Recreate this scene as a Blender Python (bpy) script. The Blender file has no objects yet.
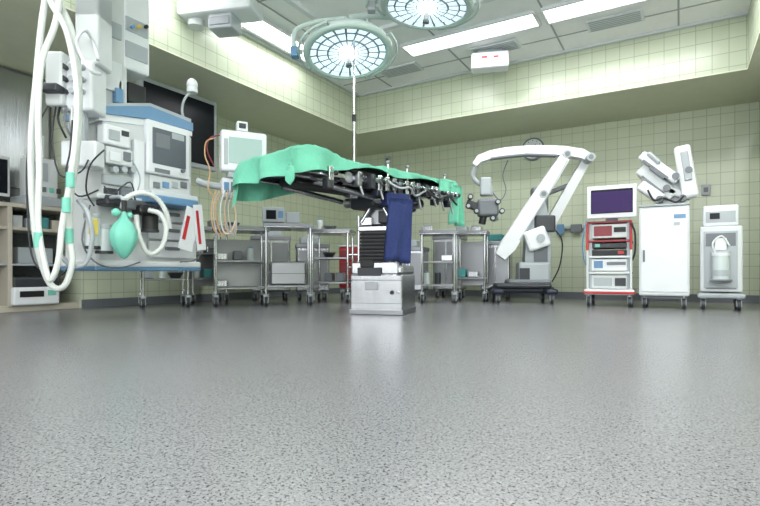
import bpy,bmesh,math,random
from mathutils import Vector,Matrix,noise
random.seed(4)
F=507.;H=.38;HY=272.;TH=math.radians(30.6)
CT,ST=math.cos(TH),math.sin(TH)
def W(px,d):
    u=(px-380)/F*d
    return (u*CT-d*ST,u*ST+d*CT)
# ---------------------------------------------------------------- materials
def lin(c): 
    return tuple(((v/255)/12.92 if v/255<=.04045 else ((v/255+.055)/1.055)**2.4) for v in c)
def mat(name,rgb,rough=.4,metal=0.,emit=0.,var=.06,scale=6.,spec=None,bump=0.,bs=80.,brush=0.):
    m=bpy.data.materials.new(name);m.use_nodes=True
    nt=m.node_tree;b=nt.nodes['Principled BSDF']
    col=lin(rgb)
    tc=nt.nodes.new('ShaderNodeTexCoord')
    n=nt.nodes.new('ShaderNodeTexNoise');n.inputs['Scale'].default_value=scale;n.inputs['Detail'].default_value=3
    nt.links.new(tc.outputs['Object'],n.inputs['Vector'])
    mx=nt.nodes.new('ShaderNodeMix');mx.data_type='RGBA'
    nt.links.new(n.outputs['Fac'],mx.inputs[0])
    mx.inputs[6].default_value=(*[v*(1-var) for v in col],1)
    mx.inputs[7].default_value=(*[min(1,v*(1+var)) for v in col],1)
    nt.links.new(mx.outputs[2],b.inputs['Base Color'])
    b.inputs['Roughness'].default_value=rough;b.inputs['Metallic'].default_value=metal
    if spec is not None: b.inputs['Specular IOR Level'].default_value=spec
    if emit>0:
        b.inputs['Emission Color'].default_value=(*col,1);b.inputs['Emission Strength'].default_value=emit
    if bump>0 or brush>0:
        n2=nt.nodes.new('ShaderNodeTexNoise');n2.inputs['Scale'].default_value=bs
        mp=nt.nodes.new('ShaderNodeMapping')
        if brush>0: mp.inputs['Scale'].default_value=(1,1,.04)
        nt.links.new(tc.outputs['Object'],mp.inputs[0]);nt.links.new(mp.outputs[0],n2.inputs['Vector'])
        bp=nt.nodes.new('ShaderNodeBump');bp.inputs['Strength'].default_value=bump or brush;bp.inputs['Distance'].default_value=.1 if bump else .01
        nt.links.new(n2.outputs['Fac'],bp.inputs['Height']);nt.links.new(bp.outputs['Normal'],b.inputs['Normal'])
    return m
WHITE=mat('white_plastic',(220,224,227),.35)
OFFW=mat('offwhite_paint',(203,208,209),.4)
LGREY=mat('light_grey_plastic',(164,171,175),.4)
GREY=mat('grey_plastic',(106,111,117),.45)
DGREY=mat('dark_grey_plastic',(46,49,55),.45)
BLACK=mat('black_rubber',(16,17,20),.5)
SCREEN=mat('screen_glass',(20,23,30),.25,spec=.15)
SCRA=mat('anaesthesia_screen_glass',(84,92,100),.3,spec=.3)
SCRG=mat('lit_monitor_screen',(150,172,168),.3,emit=.3,spec=.1)
SCRP=mat('endoscopy_screen',(50,34,78),.3,emit=.35,spec=.1)
STEEL=mat('stainless_steel',(186,188,193),.25,1.,var=.12,scale=3,brush=.25,bs=60)
BSTEEL=mat('brushed_steel',(144,146,150),.36,1.,var=.12,scale=4)
CHROME=mat('chrome',(205,207,212),.12,1.)
BLUE=mat('blue_trim',(96,136,172),.4)
NAVY=mat('navy_fabric',(32,48,100),.8,bump=.3)
DBLUE=mat('dark_navy_plastic',(30,36,52),.4)
GREEN=mat('surgical_drape',(106,186,158),.85,var=.08,scale=14,bump=.15,bs=60)
MINT=mat('breathing_bag_rubber',(116,196,176),.4)
RED=mat('red_paint',(180,40,46),.4)
DRED=mat('dark_red_paint',(130,38,48),.4)
ORANGE=mat('orange_cable',(200,160,116),.5)
BEIGE=mat('beige_laminate',(184,178,164),.5)
HOSE=mat('ivory_hose',(214,219,215),.4)
LAMPG=mat('lamp_housing',(188,205,200),.3)
LENS=mat('lamp_lens',(222,236,244),.15,emit=.85)
LENSB=mat('lamp_bulb',(255,255,252),.2,emit=6.)
REFL=mat('lamp_reflector',(130,148,152),.15,.4)
DIFF=mat('light_diffuser',(255,255,255),.4,emit=3.8)
YEL=mat('yellow_label',(210,190,90),.5)
FROST=mat('frosted_glass',(196,206,206),.25)
SEAM=mat('seam_grey',(158,163,162),.5)
TEALC=mat('teal_wrap_cloth',(70,140,140),.8)
DOORM=mat('door_laminate',(168,150,124),.5)

def tilemat(name,axis,base,base2,grout,size=.15):
    m=bpy.data.materials.new(name);m.use_nodes=True;nt=m.node_tree;b=nt.nodes['Principled BSDF']
    g=nt.nodes.new('ShaderNodeNewGeometry');sp=nt.nodes.new('ShaderNodeSeparateXYZ');cb=nt.nodes.new('ShaderNodeCombineXYZ')
    nt.links.new(g.outputs['Position'],sp.inputs[0])
    nt.links.new(sp.outputs[axis],cb.inputs[0]);nt.links.new(sp.outputs[2],cb.inputs[1])
    br=nt.nodes.new('ShaderNodeTexBrick');br.offset=0;br.squash=1
    br.inputs['Scale'].default_value=1;br.inputs['Brick Width'].default_value=size;br.inputs['Row Height'].default_value=size
    br.inputs['Mortar Size'].default_value=.0038;br.inputs['Mortar Smooth'].default_value=.1;br.inputs['Bias'].default_value=0
    br.inputs['Color1'].default_value=(*lin(base),1);br.inputs['Color2'].default_value=(*lin(base2),1);br.inputs['Mortar'].default_value=(*lin(grout),1)
    nt.links.new(cb.outputs[0],br.inputs['Vector']);nt.links.new(br.outputs['Color'],b.inputs['Base Color'])
    b.inputs['Roughness'].default_value=.25
    bp=nt.nodes.new('ShaderNodeBump');bp.inputs['Strength'].default_value=.4;bp.inputs['Distance'].default_value=.002;bp.invert=True
    nt.links.new(br.outputs['Fac'],bp.inputs['Height']);nt.links.new(bp.outputs['Normal'],b.inputs['Normal'])
    return m
TC=((199,207,184),(194,202,178),(163,171,149))
TILEX=tilemat('tile_back',0,*TC);TILEY=tilemat('tile_side',1,*TC)
SOFF=mat('soffit_paint',(212,216,190),.5)
CEIL=mat('ceiling_paint',(244,245,245),.6)
def floormat():
    m=bpy.data.materials.new('speckled_vinyl');m.use_nodes=True;nt=m.node_tree;b=nt.nodes['Principled BSDF']
    tc=nt.nodes.new('ShaderNodeTexCoord')
    def nz(sc,det,off):
        mp=nt.nodes.new('ShaderNodeMapping');mp.inputs['Location'].default_value=(off,off*2,0)
        nt.links.new(tc.outputs['Object'],mp.inputs[0])
        n=nt.nodes.new('ShaderNodeTexNoise');n.inputs['Scale'].default_value=sc;n.inputs['Detail'].default_value=det
        nt.links.new(mp.outputs[0],n.inputs['Vector']);return n.outputs['Fac']
    def ramp(src,a,bb):
        r=nt.nodes.new('ShaderNodeMapRange');r.inputs[1].default_value=a;r.inputs[2].default_value=bb
        nt.links.new(src,r.inputs[0]);return r.outputs[0]
    base=nt.nodes.new('ShaderNodeMix');base.data_type='RGBA'
    nt.links.new(nz(1.2,3,0),base.inputs[0])
    base.inputs[6].default_value=(*lin((118,119,121)),1);base.inputs[7].default_value=(*lin((127,128,130)),1)
    cur=base.outputs[2]
    for sc,a,bb,col,off in ((130,.58,.66,(138,138,138),3),(140,.57,.63,(102,102,104),11),(150,.62,.65,(46,44,44),23),(230,.63,.67,(52,50,50),47),(110,.67,.70,(40,34,32),61),(420,.58,.74,(98,98,99),31)):
        mx=nt.nodes.new('ShaderNodeMix');mx.data_type='RGBA'
        nt.links.new(ramp(nz(sc,1.5,off),a,bb),mx.inputs[0]);nt.links.new(cur,mx.inputs[6]);mx.inputs[7].default_value=(*lin(col),1);cur=mx.outputs[2]
    nt.links.new(cur,b.inputs['Base Color'])
    b.inputs['Roughness'].default_value=.27;b.inputs['Specular IOR Level'].default_value=.5
    bp=nt.nodes.new('ShaderNodeBump');bp.inputs['Strength'].default_value=.2;bp.inputs['Distance'].default_value=.001
    nt.links.new(nz(160,3,7),bp.inputs['Height']);nt.links.new(bp.outputs['Normal'],b.inputs['Normal'])
    return m
FLOOR=floormat()

# ---------------------------------------------------------------- builder
class O:
    def __init__(s,name,xy,rot=0.,z=0.):
        s.name=name;s.o=Vector((xy[0],xy[1],z));s.r=rot;s.v=[];s.f=[];s.m=[];s.s=[];s.ml=[];s.M=Matrix.Identity(4)
    def L(s,px,py,ly=0.):
        t=(px-380)/F
        d=Vector((CT*t-ST,ST*t+CT,(HY-py)/F))
        yl=Vector((-math.sin(s.r),math.cos(s.r),0));xl=Vector((math.cos(s.r),math.sin(s.r),0))
        k=(ly+s.o.dot(yl))/d.dot(yl)
        p=d*k+Vector((0,0,H))-s.o
        return (p.dot(xl),p.z)
    def P(s,px,py,ly=0.):
        a=s.L(px,py,ly);return Vector((a[0],ly,a[1]))
    def add(s,vs,fs,mt,smooth=False):
        if mt not in s.ml:s.ml.append(mt)
        mi=s.ml.index(mt);b=len(s.v)
        s.v+= [tuple(s.M@Vector(v)) for v in vs]
        for f in fs:
            s.f.append(tuple(i+b for i in f));s.m.append(mi);s.s.append(smooth)
    def box(s,x0,x1,y0,y1,z0,z1,mt,bev=.006,R=None):
        if x0>x1:x0,x1=x1,x0
        if y0>y1:y0,y1=y1,y0
        if z0>z1:z0,z1=z1,z0
        c=Vector(((x0+x1)/2,(y0+y1)/2,(z0+z1)/2));S=(x1-x0,y1-y0,z1-z0)
        bm=bmesh.new();bmesh.ops.create_cube(bm,size=1)
        for v in bm.verts: v.co=Vector((v.co.x*S[0],v.co.y*S[1],v.co.z*S[2]))
        bv=min(bev,min(S)*.45)
        if bv>.0005: bmesh.ops.bevel(bm,geom=bm.edges[:],offset=bv,segments=2,affect='EDGES',profile=.5)
        bm.verts.index_update()
        vs=[(R@v.co if R else v.co)+c for v in bm.verts];fs=[[v.index for v in f.verts] for f in bm.faces]
        bm.free();s.add(vs,fs,mt)
    def pbox(s,px0,py0,px1,py1,ly,dep,mt,bev=.006,ang=0):
        cx,cy=(px0+px1)/2,(py0+py1)/2
        x0=s.L(px0,cy,ly)[0];x1=s.L(px1,cy,ly)[0];z0=s.L(cx,py1,ly)[1];z1=s.L(cx,py0,ly)[1]
        R=Matrix.Rotation(math.radians(ang),3,'Y') if ang else None
        s.box(x0,x1,ly,ly+dep,z0,z1,mt,bev,R)
        return x0,x1,z0,z1
    def prism(s,poly,y0,y1,mt):
        n=len(poly);vs=[(p[0],y0,p[1]) for p in poly]+[(p[0],y1,p[1]) for p in poly]
        fs=[tuple(range(n)),tuple(reversed(range(n,2*n)))]+[(i,i+n,(i+1)%n+n,(i+1)%n) for i in range(n)]
        s.add(vs,fs,mt)
    def pprism(s,pts,ly,dep,mt): s.prism([s.L(p[0],p[1],ly) for p in pts],ly,ly+dep,mt)
    def cyl(s,p0,p1,r,mt,r2=None,n=20):
        p0=Vector(p0);p1=Vector(p1);r2=r if r2 is None else r2
        d=(p1-p0).normalized();a=d.orthogonal().normalized();b=d.cross(a)
        ring=lambda p,q:[p+(a*math.cos(i*2*math.pi/n)+b*math.sin(i*2*math.pi/n))*q for i in range(n)]
        A=ring(p0,r);B=ring(p1,r2)
        s.add(A+B,[(i,(i+1)%n,(i+1)%n+n,i+n) for i in range(n)],mt,True)
        s.add(A,[tuple(reversed(range(n)))],mt);s.add(B,[tuple(range(n))],mt)
    def tube(s,pts,r,mt,n=8,sub=5,smooth=True,closed=False,rib=0):
        pts=[Vector(p) for p in pts]
        if smooth and len(pts)>2:
            q=[];N=len(pts)
            for i in range(N if closed else N-1):
                if closed: p0,p1,p2,p3=[pts[(i+k)%N] for k in(-1,0,1,2)]
                else: p0=pts[max(i-1,0)];p1=pts[i];p2=pts[i+1];p3=pts[min(i+2,N-1)]
                for k in range(sub):
                    t=k/sub
                    q.append(.5*((2*p1)+(p2-p0)*t+(2*p0-5*p1+4*p2-p3)*t*t+(3*p1-p0-3*p2+p3)*t**3))
            if not closed:q.append(pts[-1])
            pts=q
        N=len(pts);vs=[];a=None
        for i,p in enumerate(pts):
            if closed: d=(pts[(i+1)%N]-pts[i-1])
            else: d=pts[min(i+1,N-1)]-pts[max(i-1,0)]
            if d.length<1e-6:d=Vector((0,0,1))
            d.normalize()
            if a is None:a=d.orthogonal().normalized()
            else:
                a=a-d*a.dot(d)
                a=a.normalized() if a.length>1e-5 else d.orthogonal().normalized()
            b=d.cross(a);rr=r*(1+rib*(i%2))
            vs+=[p+(a*math.cos(k*2*math.pi/n)+b*math.sin(k*2*math.pi/n))*rr for k in range(n)]
        fs=[]
        for i in range(N if closed else N-1):
            j=(i+1)%N
            for k in range(n):
                fs.append((i*n+k,i*n+(k+1)%n,j*n+(k+1)%n,j*n+k))
        if not closed:
            fs.append(tuple(reversed(range(n))));fs.append(tuple((N-1)*n+k for k in range(n)))
        s.add(vs,fs,mt,True)
    def hose(s,pts,r,mt,rib=.25,step=.012,n=10):
        pts=[Vector(p) for p in pts];q=[];N=len(pts)
        for i in range(N-1):
            p0=pts[max(i-1,0)];p1=pts[i];p2=pts[i+1];p3=pts[min(i+2,N-1)]
            m=max(2,int((p2-p1).length/step))
            for k in range(m):
                t=k/m;q.append(.5*((2*p1)+(p2-p0)*t+(2*p0-5*p1+4*p2-p3)*t*t+(3*p1-p0-3*p2+p3)*t**3))
        q.append(pts[-1]);s.tube(q,r,mt,n,smooth=False,rib=rib)
    def lathe(s,prof,mt,c=(0,0,0),n=40,smooth=True):
        c=Vector(c);vs=[];fs=[]
        for r,z in prof:
            vs+=[c+Vector((r*math.cos(k*2*math.pi/n),r*math.sin(k*2*math.pi/n),z)) for k in range(n)]
        for i in range(len(prof)-1):
            for k in range(n): fs.append((i*n+k,i*n+(k+1)%n,(i+1)*n+(k+1)%n,(i+1)*n+k))
        s.add(vs,fs,mt,smooth)
    def sph(s,c,r,mt,sc=(1,1,1),n=16):
        m=8;vs=[];fs=[];c=Vector(c)
        for i in range(m+1):
            a=math.pi*i/m
            for k in range(n):
                b=2*math.pi*k/n
                vs.append(c+Vector((r*sc[0]*math.sin(a)*math.cos(b),r*sc[1]*math.sin(a)*math.sin(b),-r*sc[2]*math.cos(a))))
        for i in range(m):
            for k in range(n): fs.append((i*n+k,i*n+(k+1)%n,(i+1)*n+(k+1)%n,(i+1)*n+k))
        s.add(vs,fs,mt,True)
    def caster(s,x,y,r=.05,mt=None,top=.14):
        s.cyl((x-.014,y,r),(x+.014,y,r),r,DGREY,n=18);s.cyl((x-.017,y,r),(x+.017,y,r),r*.45,LGREY,n=12)
        s.box(x-.024,x-.018,y-.02,y+.02,r*.7,top-.02,LGREY,.001);s.box(x+.018,x+.024,y-.02,y+.02,r*.7,top-.02,LGREY,.001)
        s.box(x-.026,x+.026,y-.025,y+.025,r*2+.004,top-.01,LGREY,.004)
        s.cyl((x,y,top-.02),(x,y,top+.02),.012,CHROME,n=10)
    def done(s,parent=None):
        me=bpy.data.meshes.new(s.name);me.from_pydata(s.v,[],s.f)
        for m in s.ml: me.materials.append(m)
        me.polygons.foreach_set('material_index',s.m);me.polygons.foreach_set('use_smooth',s.s);me.update()
        ob=bpy.data.objects.new(s.name,me);bpy.context.collection.objects.link(ob)
        ob.location=s.o;ob.rotation_euler=(0,0,s.r)
        if parent:
            bpy.context.view_layer.update()
            ob.parent=parent;ob.matrix_parent_inverse=parent.matrix_world.inverted()
        return ob
def slab(name,x0,x1,y0,y1,z0,z1,mt,bev=0):
    cx,cy=(x0+x1)/2,(y0+y1)/2
    o=O(name,(cx,cy));o.box(x0-cx,x1-cx,y0-cy,y1-cy,z0,z1,mt,bev);return o.done()

# ---------------------------------------------------------------- room
XL,YB,XR=-5.4,7.79,.85
CZ,SZ=3.08,2.5
SXL,SYB,SXR=-4.23,6.49,.61
slab('floor',-6.3,4.2,-3.2,8.1,-.1,0,FLOOR)
slab('ceiling',-6.3,4.2,-3.2,8.1,CZ,CZ+.1,CEIL)
slab('wall_back',XL-.1,XR+.1,YB,YB+.12,0,CZ,TILEX)
slab('wall_left',XL-.75,XL,2.98,YB,0,CZ,TILEY)
slab('wall_niche',-6.12,-6.0,-3.1,2.98,0,CZ,BSTEEL)
slab('wall_right',XR,4.1,6.15,YB+.12,0,CZ,TILEY)
slab('wall_east',4.0,4.12,-3.1,6.15,0,CZ,TILEY)
slab('wall_front',-6.12,4.1,-3.2,-3.08,0,.7,TILEX)
slab('wall_front_lintel',-6.12,4.1,-3.2,-3.08,2.75,CZ,TILEX)
slab('wall_front_pier',-6.12,-4.1,-3.2,-3.08,.7,2.75,TILEX)
slab('wall_front_pier',3.2,4.1,-3.2,-3.08,.7,2.75,TILEX)
o=O('added_fill_window',(-.45,-3.14))  # added window behind the camera, an opening for fill light
for i in range(5): o.box(-3.65+i*1.825-.03,-3.65+i*1.825+.03,-.04,.04,.7,2.75,WHITE,.005)
for z in(.73,2.72): o.box(-3.65,3.65,-.04,.04,z-.03,z+.03,WHITE,.005)
o.done()
o=O('door_1',(XR-.001,6.72),-math.pi/2)
o.box(-.42,.42,-.02,0,0,2.1,DOORM,.003)
for x in(-.45,.45): o.box(x-.03,x+.03,-.03,0,0,2.16,OFFW,.003)
o.box(-.48,.48,-.03,0,2.1,2.16,OFFW,.003);o.cyl((.34,-.02,1.05),(.34,-.06,1.05),.015,CHROME);o.box(.24,.35,-.075,-.055,1.04,1.06,CHROME,.004)
o.done()
slab('soffit_back',SXL,SXR,SYB,YB,SZ+.002,CZ,TILEX)
slab('soffit_left',-6.0,SXL,-3.08,YB,SZ+.002,CZ,TILEY)
slab('soffit_right',SXR,XR,4.6,YB,SZ+.002,CZ,TILEY)
slab('trim_soffit_back',SXL,SXR,SYB-.003,YB,SZ-.01,SZ+.004,SOFF)
slab('trim_soffit_left',-6.0,SXL+.003,-3.08,YB,SZ-.01,SZ+.004,SOFF)
slab('trim_soffit_right',SXR-.003,XR,4.6,YB,SZ-.01,SZ+.004,SOFF)
slab('baseboard_back',XL,XR,YB-.012,YB,0,.09,GREY)
slab('baseboard_left',XL,XL+.012,2.98,YB,0,.09,GREY)
slab('trim_ceiling_back',SXL,SXR,SYB-.05,SYB,CZ-.03,CZ,OFFW)
slab('trim_ceiling_left',SXL,SXL+.05,-3,SYB,CZ-.03,CZ,OFFW)
o=O('ceiling_panel_grid',(0,0))
for i in range(6):
    y=SYB-.45-i*1.15
    o.box(SXL+.05,4,y-.009,y+.009,CZ-.006,CZ+.001,SEAM,0)
for i in range(6):
    x=SXL+.62+i*1.2
    o.box(x-.009,x+.009,-3,SYB-.05,CZ-.006,CZ+.001,SEAM,0)
o.done()
def area(name,loc,rot,sx,sy,e,col=(.975,.99,1)):
    l=bpy.data.lights.new(name,'AREA');l.shape='RECTANGLE';l.size=sx;l.size_y=sy;l.energy=e;l.color=col
    lo=bpy.data.objects.new(name,l);lo.location=loc;lo.rotation_euler=rot;bpy.context.collection.objects.link(lo);return lo
def lightpanel(x0,x1,y0,y1,power):
    cx,cy=(x0+x1)/2,(y0+y1)/2
    o=O('ceiling_light_panel',(cx,cy));a,b=(x1-x0)/2,(y1-y0)/2
    for sx in(-1,1): o.box(sx*a-.015,sx*a+.015,-b,b,CZ-.035,CZ,WHITE,.003)
    for sy in(-1,1): o.box(-a,a,sy*b-.015,sy*b+.015,CZ-.035,CZ,WHITE,.003)
    o.box(-a+.01,a-.01,-b+.01,b-.01,CZ-.02,CZ-.002,DIFF,.002)
    o.done()
    area('panel_lamp',(cx,cy,CZ-.04),(0,0,0),2*a-.05,2*b-.05,power)
PW=33
lightpanel(-2.85,-1.3,5.3,5.62,PW);lightpanel(-1.22,.35,5.3,5.62,PW)
lightpanel(-4.1,-3.8,3.85,5.15,PW*.3);lightpanel(-4.1,-3.8,2.2,3.5,PW*.35);lightpanel(-4.1,-3.8,.5,1.8,PW*.6)
lightpanel(.9,1.2,2.6,4.0,PW*1.5);lightpanel(.9,1.2,.6,2.0,PW*1.1)
lightpanel(-2.85,-1.3,.4,.72,PW*1.2);lightpanel(-1.22,.35,.4,.72,PW*1.2)
area('added_window_fill',(-.45,-3.05,1.72),(math.radians(98),0,0),7.2,2.0,230)  # added soft fill from behind the camera, set at the window opening
def fill_uplight(x,y,rot,e):  # unseen fixtures added to throw fill light on the ceiling
    o=O('added_fill_uplight',(x,y),rot)
    o.box(-.5,.5,-.16,0,2.05,2.12,WHITE,.01);o.box(-.5,.5,-.16,-.145,2.12,2.17,WHITE,.003);o.box(-.46,.46,-.14,-.01,2.12,2.135,DIFF,.002)
    o.done()
    c,s=math.cos(rot),math.sin(rot)
    # tilted a little into the room
    area('fill_uplight_lamp',(x+s*.1,y-c*.1,2.19),(math.pi-math.radians(28),0,rot),.9,.12,e)  # added fill lamp aimed upward
for y in(-1.,1.5,4.): fill_uplight(3.999,y,-math.pi/2,150)
for y in(-1.5,.3): fill_uplight(-5.999,y,math.pi/2,20)
o=O('ventilation_ceiling_panel',(-2.0,3.3))
for sx in(-1,1): o.box(sx*1.3-.03,sx*1.3+.03,-1.5,1.5,CZ-.05,CZ,WHITE,.004)
for sy in(-1,1): o.box(-1.3,1.3,sy*1.5-.03,sy*1.5+.03,CZ-.05,CZ,WHITE,.004)
o.box(-1.28,1.28,-1.48,1.48,CZ-.012,CZ-.003,CEIL,.002)
o.done()
for x in(-3.2,-1.9,-.6):
    o=O('ceiling_air_vent',(x,5.95))
    o.box(-.28,.28,-.14,.14,CZ-.02,CZ,WHITE,.004)
    for k in range(6): o.box(-.25,.25,-.115+k*.042,-.095+k*.042,CZ-.024,CZ-.018,LGREY,0)
    o.done()

o=O('stainless_wall_cabinet',(-5.95,1.9),math.pi/2)
o.box(-1.6,1.0,0,.04,1.02,2.48,BSTEEL,.004)
for i in range(4):
    o.box(-1.55+i*.65,-.93+i*.65,-.025,0,1.25,2.45,STEEL,.006);o.box(-1.0+i*.65,-.98+i*.65,-.045,-.025,1.6,1.85,CHROME,.004)
o.done()

# ---------------------------------------------------------------- clock, emergency light
o=O('wall_clock',(0,YB-.001));c=o.P(533,149,-.04)
R=.17
o.cyl((c.x,0,c.z),(c.x,-.05,c.z),R,GREY,n=36);o.cyl((c.x,-.045,c.z),(c.x,-.055,c.z),R*.86,WHITE,n=36)
for k in range(12):
    a=k*math.pi/6;o.box(c.x+R*.72*math.sin(a)-.006,c.x+R*.72*math.sin(a)+.006,-.06,-.054,c.z+R*.72*math.cos(a)-.006,c.z+R*.72*math.cos(a)+.006,BLACK,0)
o.cyl((c.x,-.06,c.z),(c.x+.05,-.06,c.z+.07),.005,BLACK,n=6);o.cyl((c.x,-.06,c.z),(c.x+.1,-.06,c.z-.04),.004,BLACK,n=6)
o.done()
o=O('emergency_light_box',W(490,6.15),TH-.2)
o.box(-.22,.22,-.1,.1,CZ-.25,CZ-.06,WHITE,.02);o.box(-.15,.15,-.07,.07,CZ-.07,CZ+.0,LGREY,.005);o.box(-.2,.2,-.104,-.1,CZ-.235,CZ-.18,LGREY,.002)
o.box(-.10,-.03,-.106,-.1,CZ-.14,CZ-.115,RED,.0);o.box(.04,.10,-.106,-.1,CZ-.14,CZ-.12,RED,.0)
o.done()
for px,py in((387,170),(388,160),(706,190)):
    o=O('wall_socket',(0,YB-.0005));c=o.P(px,py,0);o.box(c.x-.05,c.x+.05,-.03,0,c.z-.07,c.z+.07,LGREY,.008);o.box(c.x-.025,c.x+.025,-.036,-.03,c.z-.03,c.z+.03,GREY,.004);o.done()
o=O('wall_rail',(0,YB-.001));a=o.L(556,228,-.05);b=o.L(586,228,-.05)
o.box(a[0],b[0],-.06,-.03,a[1]-.02,a[1]+.02,LGREY,.005);o.box(a[0]+.1,a[0]+.13,-.03,0,a[1]-.02,a[1]+.02,LGREY,.002);o.box(b[0]-.13,b[0]-.1,-.03,0,a[1]-.02,a[1]+.02,LGREY,.002)
o.box(a[0]+.02,a[0]+.12,-.1,-.06,a[1]-.1,a[1]+.05,BLUE,.01);o.box(b[0]-.2,b[0]-.05,-.1,-.06,a[1]-.08,a[1]+.04,GREY,.01)
o.done()

# ---------------------------------------------------------------- surgical lights
def surglight(px,py,d,r,tilt,armside):
    xy=W(px,d);o=O('surgical_light',xy,TH)
    z=H+(HY-py)*d/F;k=r/.42
    base=Matrix.Translation((0,0,z))@Matrix.Rotation(math.radians(tilt[0]),4,'X')@Matrix.Rotation(math.radians(tilt[1]),4,'Y')@Matrix.Scale(k,4)
    o.M=base
    o.lathe([(.0001,.17),(.10,.17),(.16,.15),(.20,.11),(.33,.085),(.395,.05),(.42,.01),(.42,-.015),(.40,-.03),(.365,-.03),(.36,-.01)],LAMPG,n=48)
    n=20
    for i in range(n):
        a0=2*math.pi*i/n+.03;a1=2*math.pi*(i+1)/n-.03
        for r0,r1 in((.30,.355),(.20,.285),(.10,.185)):
            vs=[(r0*math.cos(a0),r0*math.sin(a0),-.018),(r1*math.cos(a0),r1*math.sin(a0),-.024),(r1*math.cos(a1),r1*math.sin(a1),-.024),(r0*math.cos(a1),r0*math.sin(a1),-.018)]
            o.add(vs,[(0,1,2,3)],LENS)
    o.lathe([(.36,-.012),(.0001,-.012)],REFL,n=48)
    o.lathe([(.085,-.012),(.085,-.035),(.05,-.045),(.0001,-.045)],LENSB,n=24)
    o.cyl((0,0,-.045),(0,0,-.13),.022,LGREY,n=16);o.cyl((0,0,-.13),(0,0,-.15),.03,GREY,n=16)
    for c0 in(20,200):
        o.tube([(.46*math.cos(math.radians(c0+q)),.46*math.sin(math.radians(c0+q)),.0) for q in range(-50,51,20)],.012,LAMPG)
        for q in(-50,50):
            a=math.radians(c0+q);o.cyl((.40*math.cos(a),.40*math.sin(a),0),(.46*math.cos(a),.46*math.sin(a),0),.01,LGREY,n=8)
    for i in range(12):
        a=2*math.pi*i/12;o.cyl((.18*math.cos(a),.18*math.sin(a),.135),(.39*math.cos(a),.39*math.sin(a),.06),.012,LGREY,n=6)
    o.M=Matrix.Identity(4)
    s=armside
    o.tube([(s*.43*k,0,z),(s*.5*k,0,z+.03),(s*.5*k,.02,z+.2),(s*.3*k,.05,z+.30),(0,.05,z+.33)],.022,LAMPG)
    o.box(s*.5*k-.035,s*.5*k+.035,-.045,.045,z-.05,z+.04,BLUE if px<380 else LGREY,.012)
    return o,z
o,z=surglight(348,52,4.55,.40,(-12,-4),-1)
o.tube([(0,.05,z+.33),(.25,.1,z+.38),(.6,.2,CZ-.3),(.62,.22,CZ-.12)],.035,LAMPG)
o.cyl((.62,.22,CZ-.14),(.62,.22,CZ),.06,WHITE);o.lathe([(.0001,0),(.16,0),(.16,-.03),(.07,-.05)],WHITE,(.62,.22,CZ))
o.done()
o,z=surglight(427,6,4.35,.40,(1,4),-1)
o.tube([(0,.05,z+.23),(-.05,.3,z+.24),(-.03,.45,CZ-.12)],.035,LAMPG)
o.cyl((-.03,.45,CZ-.14),(-.03,.45,CZ),.05,WHITE)
o.tube([(-.52,.0,z),(-.45,-.28,z-.03),(-.2,-.45,z-.05),(.05,-.48,z-.05)],.016,LAMPG)
o.done()

# ---------------------------------------------------------------- operating table
TR=TH+math.radians(46)
TO=W(384,4.75)
o=O('operating_table',TO,TR)
ZT=1.25
o.M=Matrix.Rotation(math.radians(-46-16),4,'Z')
o.box(-.24,.24,-.27,.27,.03,.36,STEEL,.012);o.box(-.25,.25,-.28,.28,.0,.045,BSTEEL,.006)
o.box(-.21,.24,-.24,.24,.36,.44,STEEL,.02);o.box(-.235,.2,-.255,-.2,.36,.47,STEEL,.012)
o.box(-.17,.05,-.275,-.268,.345,.42,DGREY,.003);o.box(-.15,-.02,-.268,-.25,.42,.49,BLACK,.008)
o.box(-.10,.02,-.276,-.27,.22,.29,BSTEEL,.003);o.box(-.235,.235,-.273,-.27,.305,.311,GREY,0);o.box(-.235,.235,-.273,-.27,.10,.104,GREY,0)
o.cyl((.15,-.268,.2),(.15,-.285,.2),.018,BLACK);o.cyl((.20,-.268,.2),(.20,-.285,.2),.012,CHROME)
for i in range(9):
    z=.45+i*.033;o.box(-.19,.13,-.17,.17,z,z+.02,BLACK,.008);o.box(-.175,.115,-.155,.155,z+.018,z+.035,DGREY,.0)
o.box(-.2,.14,-.18,.18,.75,.80,STEEL,.01)
o.box(-.13,.14,-.13,.13,.80,1.0,BSTEEL,.02)
o.box(-.165,-.06,-.2,-.12,.80,.88,STEEL,.01);o.box(.0,.1,-.2,-.12,.82,.93,DGREY,.01)
o.cyl((-.16,-.19,.83),(-.05,-.19,1.0),.02,CHROME);o.cyl((.12,-.19,.83),(.02,-.19,1.02),.02,CHROME)
o.cyl((.17,-.19,.4),(.17,-.19,.72),.012,CHROME);o.box(.14,.2,-.21,-.16,.72,.9,GREY,.01)
o.cyl((.2,-.1,.4),(.2,-.1,.95),.018,CHROME);o.cyl((-.215,-.1,.4),(-.215,-.1,.9),.014,CHROME)
X0,X1=-1.28,.66
o.M=Matrix.Identity(4)
o.box(-.30,.30,-.16,.16,.95,1.11,DGREY,.03);o.box(-.22,.22,-.2,.2,1.02,1.12,STEEL,.015)
o.cyl((-.25,-.24,1.02),(-.25,.24,1.02),.045,STEEL);o.cyl((.25,-.24,1.02),(.25,.24,1.02),.045,STEEL)
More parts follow.
